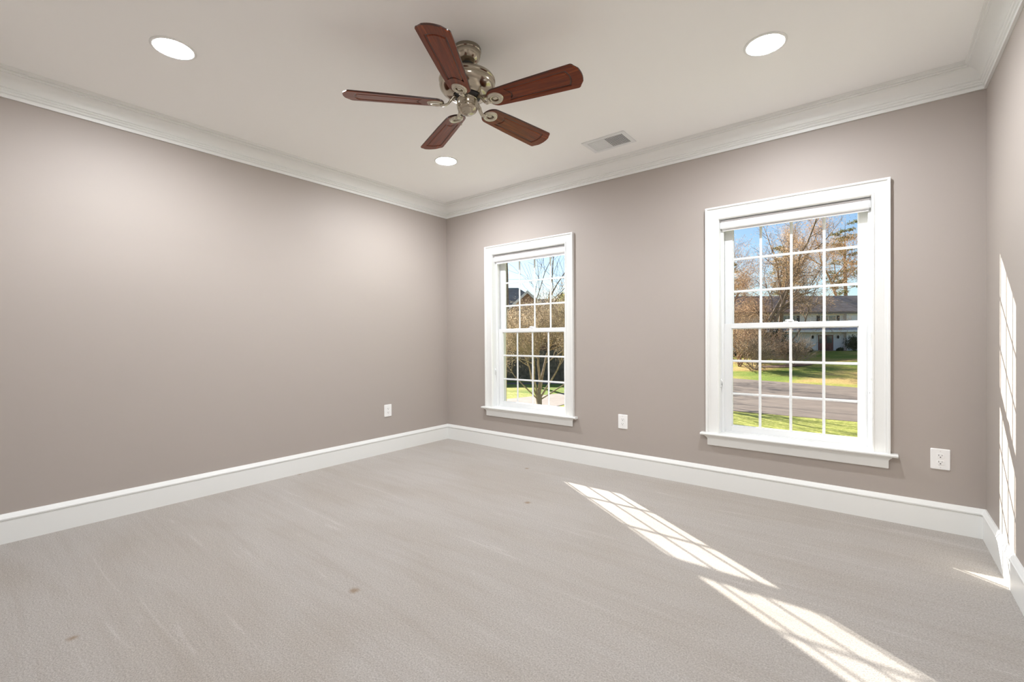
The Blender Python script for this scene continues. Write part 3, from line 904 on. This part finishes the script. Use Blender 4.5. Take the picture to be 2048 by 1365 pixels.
fr = tag(empty('privacy_fence', (-24.4, 28.6, G), math.atan2(2.9, 3.55)), 'tall dark wooden board fence behind the lawn in the left window', 'fence')
rng = random.Random(5)
mb = MB(); x = -16.0
while x < 9.0:
    h_ = 2.5 + rng.uniform(-.02, .02); mb.box(x, x + .138, rng.uniform(-.008, .008), .03, .0, h_); x += .145
mb.build('boards', M['fence_wood'], fr)
mb = MB(); mb.box(-16, 9, .03, .09, .35, .45); mb.box(-16, 9, .03, .09, 2.0, 2.1); mb.build('rails', M['fence_wood'], fr)

# ------------------------------------------------------------------ trees through the left window
bare_tree((-10.6, 15.05, G), [((-.10, .10, 1), 2.3, .070), ((.22, .05, 1), 2.4, .070), ((-.46, -.30, 1), 2.3, .045), ((.52, .36, 1), 2.4, .045), ((.06, -.26, 1), 2.3, .05), ((-.75, -.58, 1), 2.3, .032), ((.85, .60, 1), 2.4, .032)],
          'multi-stemmed tree with pale trunks and dense twigs on the lawn outside the left window', 11, 'bark_light', 'leaf_seed', 70000, .20, .012, 4, (6, 4, 4), R(44), name='ornamental_tree', ratio=.52, rmin=.005, t0=.62, wig=.12, bole=(1.15, .12))
bare_tree((*S(-.42, 40.0), G), [((.02, 0, 1), 11.5, .26), ((.40, .3, 1), 9.5, .12)], 'tall bare tree at the left edge of the left window', 21, 'bark', None, 0, maxl=3, kids=(4, 3, 3), spread=R(38), rmin=.012, wig=.10, t0=.5)
bare_tree((*S(3.2, 43.0), G), [((.10, 0, 1), 5.6, .11), ((.5, 0, 1), 5.4, .08)], 'bare tree above the roofs in the middle of the left window', 23, 'bark', None, 0, maxl=3, kids=(4, 3, 3), rmin=.012, t0=.6)
bare_tree((*S(5.4, 45.0), G), [((.0, 0, 1), 6.2, .16)], 'tan-leaved tree behind the roofs at the right of the left window', 24, 'bark_red', 'leaf_tan', 6000, .45, .07, maxl=4, kids=(4, 3, 3), rmin=.012, t0=.6)
shrub((*S(5.6, 48.0), G), 3.4, 8.6, 'yellow-green evergreen at the right side of the left window', 31, 'leaf_lime', 7000, .10, name='evergreen_tree')
for i, (u, v, sd, lb) in enumerate(((-1.7, 46, 41, 'dense tan thicket tree behind the fence, left of the gable'), (1.3, 46, 42, 'dense tan thicket tree behind the fence, in front of the gable'), (4.9, 47, 43, 'dense tan thicket tree behind the fence, right of the gable'), (8.2, 49, 44, 'dense tan thicket tree behind the fence, rightmost'))):
    bare_tree((*S(u, v), G), [((-.2, 0, 1), 3.0, .12), ((.25, .2, 1), 2.9, .12), ((.1, -.3, 1), 2.8, .10)], lb, sd, 'bark_red', 'leaf_tan', 24000, .38, .035, 3, (4, 4, 4), R(42), 'thicket behind the fence', 'thicket_tree', .66, rmin=.012)

# ------------------------------------------------------------------ trees through the right window
# tall trees behind and beside the white house
TG = 'tall trees around the white house'
def up(u, v): return SG(u, v)
bare_tree(up(27.6, 52), [((-.05, 0, 1), 8.0, .32), ((.22, .1, 1), 9.5, .20)], 'tall forked bare tree at the left side of the right window', 51, 'bark', 'leaf_tan', 17000, .40, .05, 4, (5, 4, 4), R(44), TG, 'tall_tree', rmin=.010, t0=.5, ratio=.50, wig=.13)
bare_tree(up(25.5, 57), [((.05, 0, 1), 9.0, .20), ((-.2, 0, 1), 8.0, .14)], 'tall slim bare tree at the far left of the right window', 57, 'bark_red', 'leaf_rust', 15000, .40, .05, 4, (5, 4, 4), R(44), TG, 'tall_tree', rmin=.010, t0=.45, ratio=.50, wig=.13)
bare_tree(up(32.5, 56), [((.30, 0, 1), 13.0, .30), ((-.25, 0, 1), 8.0, .12), ((.9, .2, 1), 9.0, .12)], 'tallest tree, leaning right, in front of the left end of the white house', 53, 'bark', 'leaf_rust', 22000, .5, .05, 4, (5, 4, 4), R(46), TG, 'tall_tree', rmin=.010, wig=.11, t0=.45, ratio=.42)
bare_tree(up(34.0, 72), [((.0, 0, 1), 11.0, .24)], 'rust-leaved tree behind the left end of the grey roof', 54, 'bark_red', 'leaf_rust', 34000, .5, .06, 4, (6, 4, 4), R(48), TG, 'tall_tree', rmin=.012, t0=.4, ratio=.46, wig=.15)
bare_tree(up(53.5, 74), [((-.08, 0, 1), 15.0, .28)], 'tan-leaved tree rising at the right side behind the roof', 55, 'bark_red', 'leaf_rust', 30000, .55, .065, 4, (5, 4, 4), R(50), TG, 'tall_tree', rmin=.012, t0=.6, ratio=.42, wig=.13)
bare_tree(up(42.5, 82), [((.05, 0, 1), 12.0, .26)], 'tan-leaved tree behind the middle of the grey roof', 56, 'bark_red', 'leaf_tan', 26000, .55, .06, 4, (5, 4, 4), R(48), TG, 'tall_tree', rmin=.012, t0=.45, ratio=.44, wig=.15)
PG = 'pines behind the grey roof'
pine(SG(46.5, 78), 17.5, 'olive pine behind the middle of the grey roof', 61, 3.4, PG, .30, 9000)
pine(SG(50.5, 82), 15.5, 'lower olive pine behind the roof, between two taller ones', 62, 3.4, PG, .30, 8000)
pine(SG(54.0, 74), 20.5, 'tall dark-trunked pine at the right edge of the right window', 63, 3.4, PG, .42, 7000)
pine(SG(39.5, 84), 17.0, 'olive pine behind the left end of the grey roof', 64, 3.6, PG, .3, 9000)
# brush at the left
for (u, v, sd, hh, lb) in ((23.4, 47, 71, 2.7, 'brown twiggy thicket tree at the left edge of the right window'), (27.0, 54, 72, 2.9, 'brown twiggy thicket tree left of the white house'), (24.6, 58, 73, 3.6, 'brown twiggy thicket tree farthest left behind the brush')):
    bare_tree(up(u, v), [((-.3, 0, 1), hh, .10), ((.3, .2, 1), hh, .10), ((.0, -.3, 1), hh, .09), ((.05, .3, 1), hh * 1.1, .1)], lb, sd, 'bark_red', 'leaf_tan', 5000, .32, .045, 3, (4, 4, 4), R(40), 'brush left of the white house', 'thicket_tree', .68, rmin=.012)
# small ornamental trees on the far lawn
OG = 'small bare ornamental trees on the far lawn'
bare_tree(up(27.9, 45.5), [((-.35, 0, 1), 1.5, .07), ((.4, .1, 1), 1.5, .07), ((0, -.3, 1), 1.5, .06), ((.1, .3, 1), 1.6, .06), ((-.6, .2, .8), 1.4, .05), ((.7, -.2, .8), 1.4, .05)],
          'small bare multi-stem tree on the far lawn in front of the white house wall', 81, 'bark_light', None, 0, maxl=3, kids=(5, 4, 4), spread=R(36), group=OG, name='ornamental_tree', ratio=.68, rmin=.011)
bare_tree(up(23.2, 43.5), [((-.35, 0, 1), 1.6, .08), ((.4, .1, 1), 1.7, .08), ((0, -.3, 1), 1.6, .07), ((.1, .3, 1), 1.7, .07), ((-.6, .2, .8), 1.4, .05), ((.6, -.2, .8), 1.5, .05)],
          'bushier bare multi-stem tree at the left of the far lawn', 82, 'bark_light', 'leaf_seed', 2500, .25, .03, maxl=3, kids=(5, 5, 4), spread=R(36), group=OG, name='ornamental_tree', ratio=.68, rmin=.011)
for (u, v, rx, ry, nm) in ((27.4, 45.3, 2.6, 1.3, 'brown mulch bed under the small bare tree on the far lawn'),):
    mb = MB(); ring_o = []
    for k in range(28):
        a = 2 * PI * k / 28; x, y_ = S(u + rx * math.cos(a) * (1 + .12 * math.sin(3 * a)), v + ry * math.sin(a)); ring_o.append((x, y_, gz(x, y_) + .05))
    x, y_ = S(u, v); n0 = len(mb.v); mb.add(ring_o + [(x, y_, gz(x, y_) + .10)], [(k, (k + 1) % 28, 28) for k in range(28)])
    struct(mb.build('mulch_bed', M['mulch'], smooth=True), nm, 'mulch bed')
bare_tree((-12.4, 26.0, G), [((0, 0, 1), 3.2, .14)], 'bare tree beside the road between the two window views', 101, 'bark', None, 0, maxl=4, kids=(4, 4, 3), rmin=.012)
# shrubs against the white house
SHG = 'evergreen shrubs along the white house'
for (px, v, w_, h_, lb, sd) in ((1708, 57.5, 2.0, 1.8, 'dark spiky evergreen shrub at the right end of the white house wall', 91), (1556, 57.6, 3.4, 3.0, 'largest evergreen shrub against the white house, left of the door', 92),
                                (1575, 57.2, 2.2, 1.7, 'low shrub beside the largest shrub at the white house', 93), (1533, 57.2, 2.6, 2.2, 'shrub at the left part of the white house wall', 94),
                                (1597, 57.5, 1.6, 1.2, 'small rounded shrub left of the brown doors', 95), (1618, 57.9, .8, .45, 'tiny shrub just left of the brown doors', 96), (1681, 57.9, .7, .35, 'tiny shrub just right of the brown doors', 97)):
    u = (px - 1024) / 913.3 * v
    shrub(SG(u, v), w_, h_, lb, sd, 'leaf_green', int(1500 * w_), .08, SHG)

# power lines in front of the white house
for (z0, z1, m_, lb) in ((4.28, 4.42, 'bark_light', 'upper pale power line crossing in front of the grey roof'), (3.45, 3.45, 'shutter', 'lower dark power line crossing at the eave of the white house')):
    mb = MB(); pts = []
    for k in range(25):
        t = k / 24; x, y_ = S(-10 + 70 * t, 42.0); pts.append((x, y_, z0 + (z1 - z0) * (t - .43) * 2.5 + 1.2 * (t - .43) ** 2 * 1.0))
    mb.tube(pts, .013, 5)
    tag(mb.build('power_line', M[m_]), lb, 'power line', 'power lines over the road')
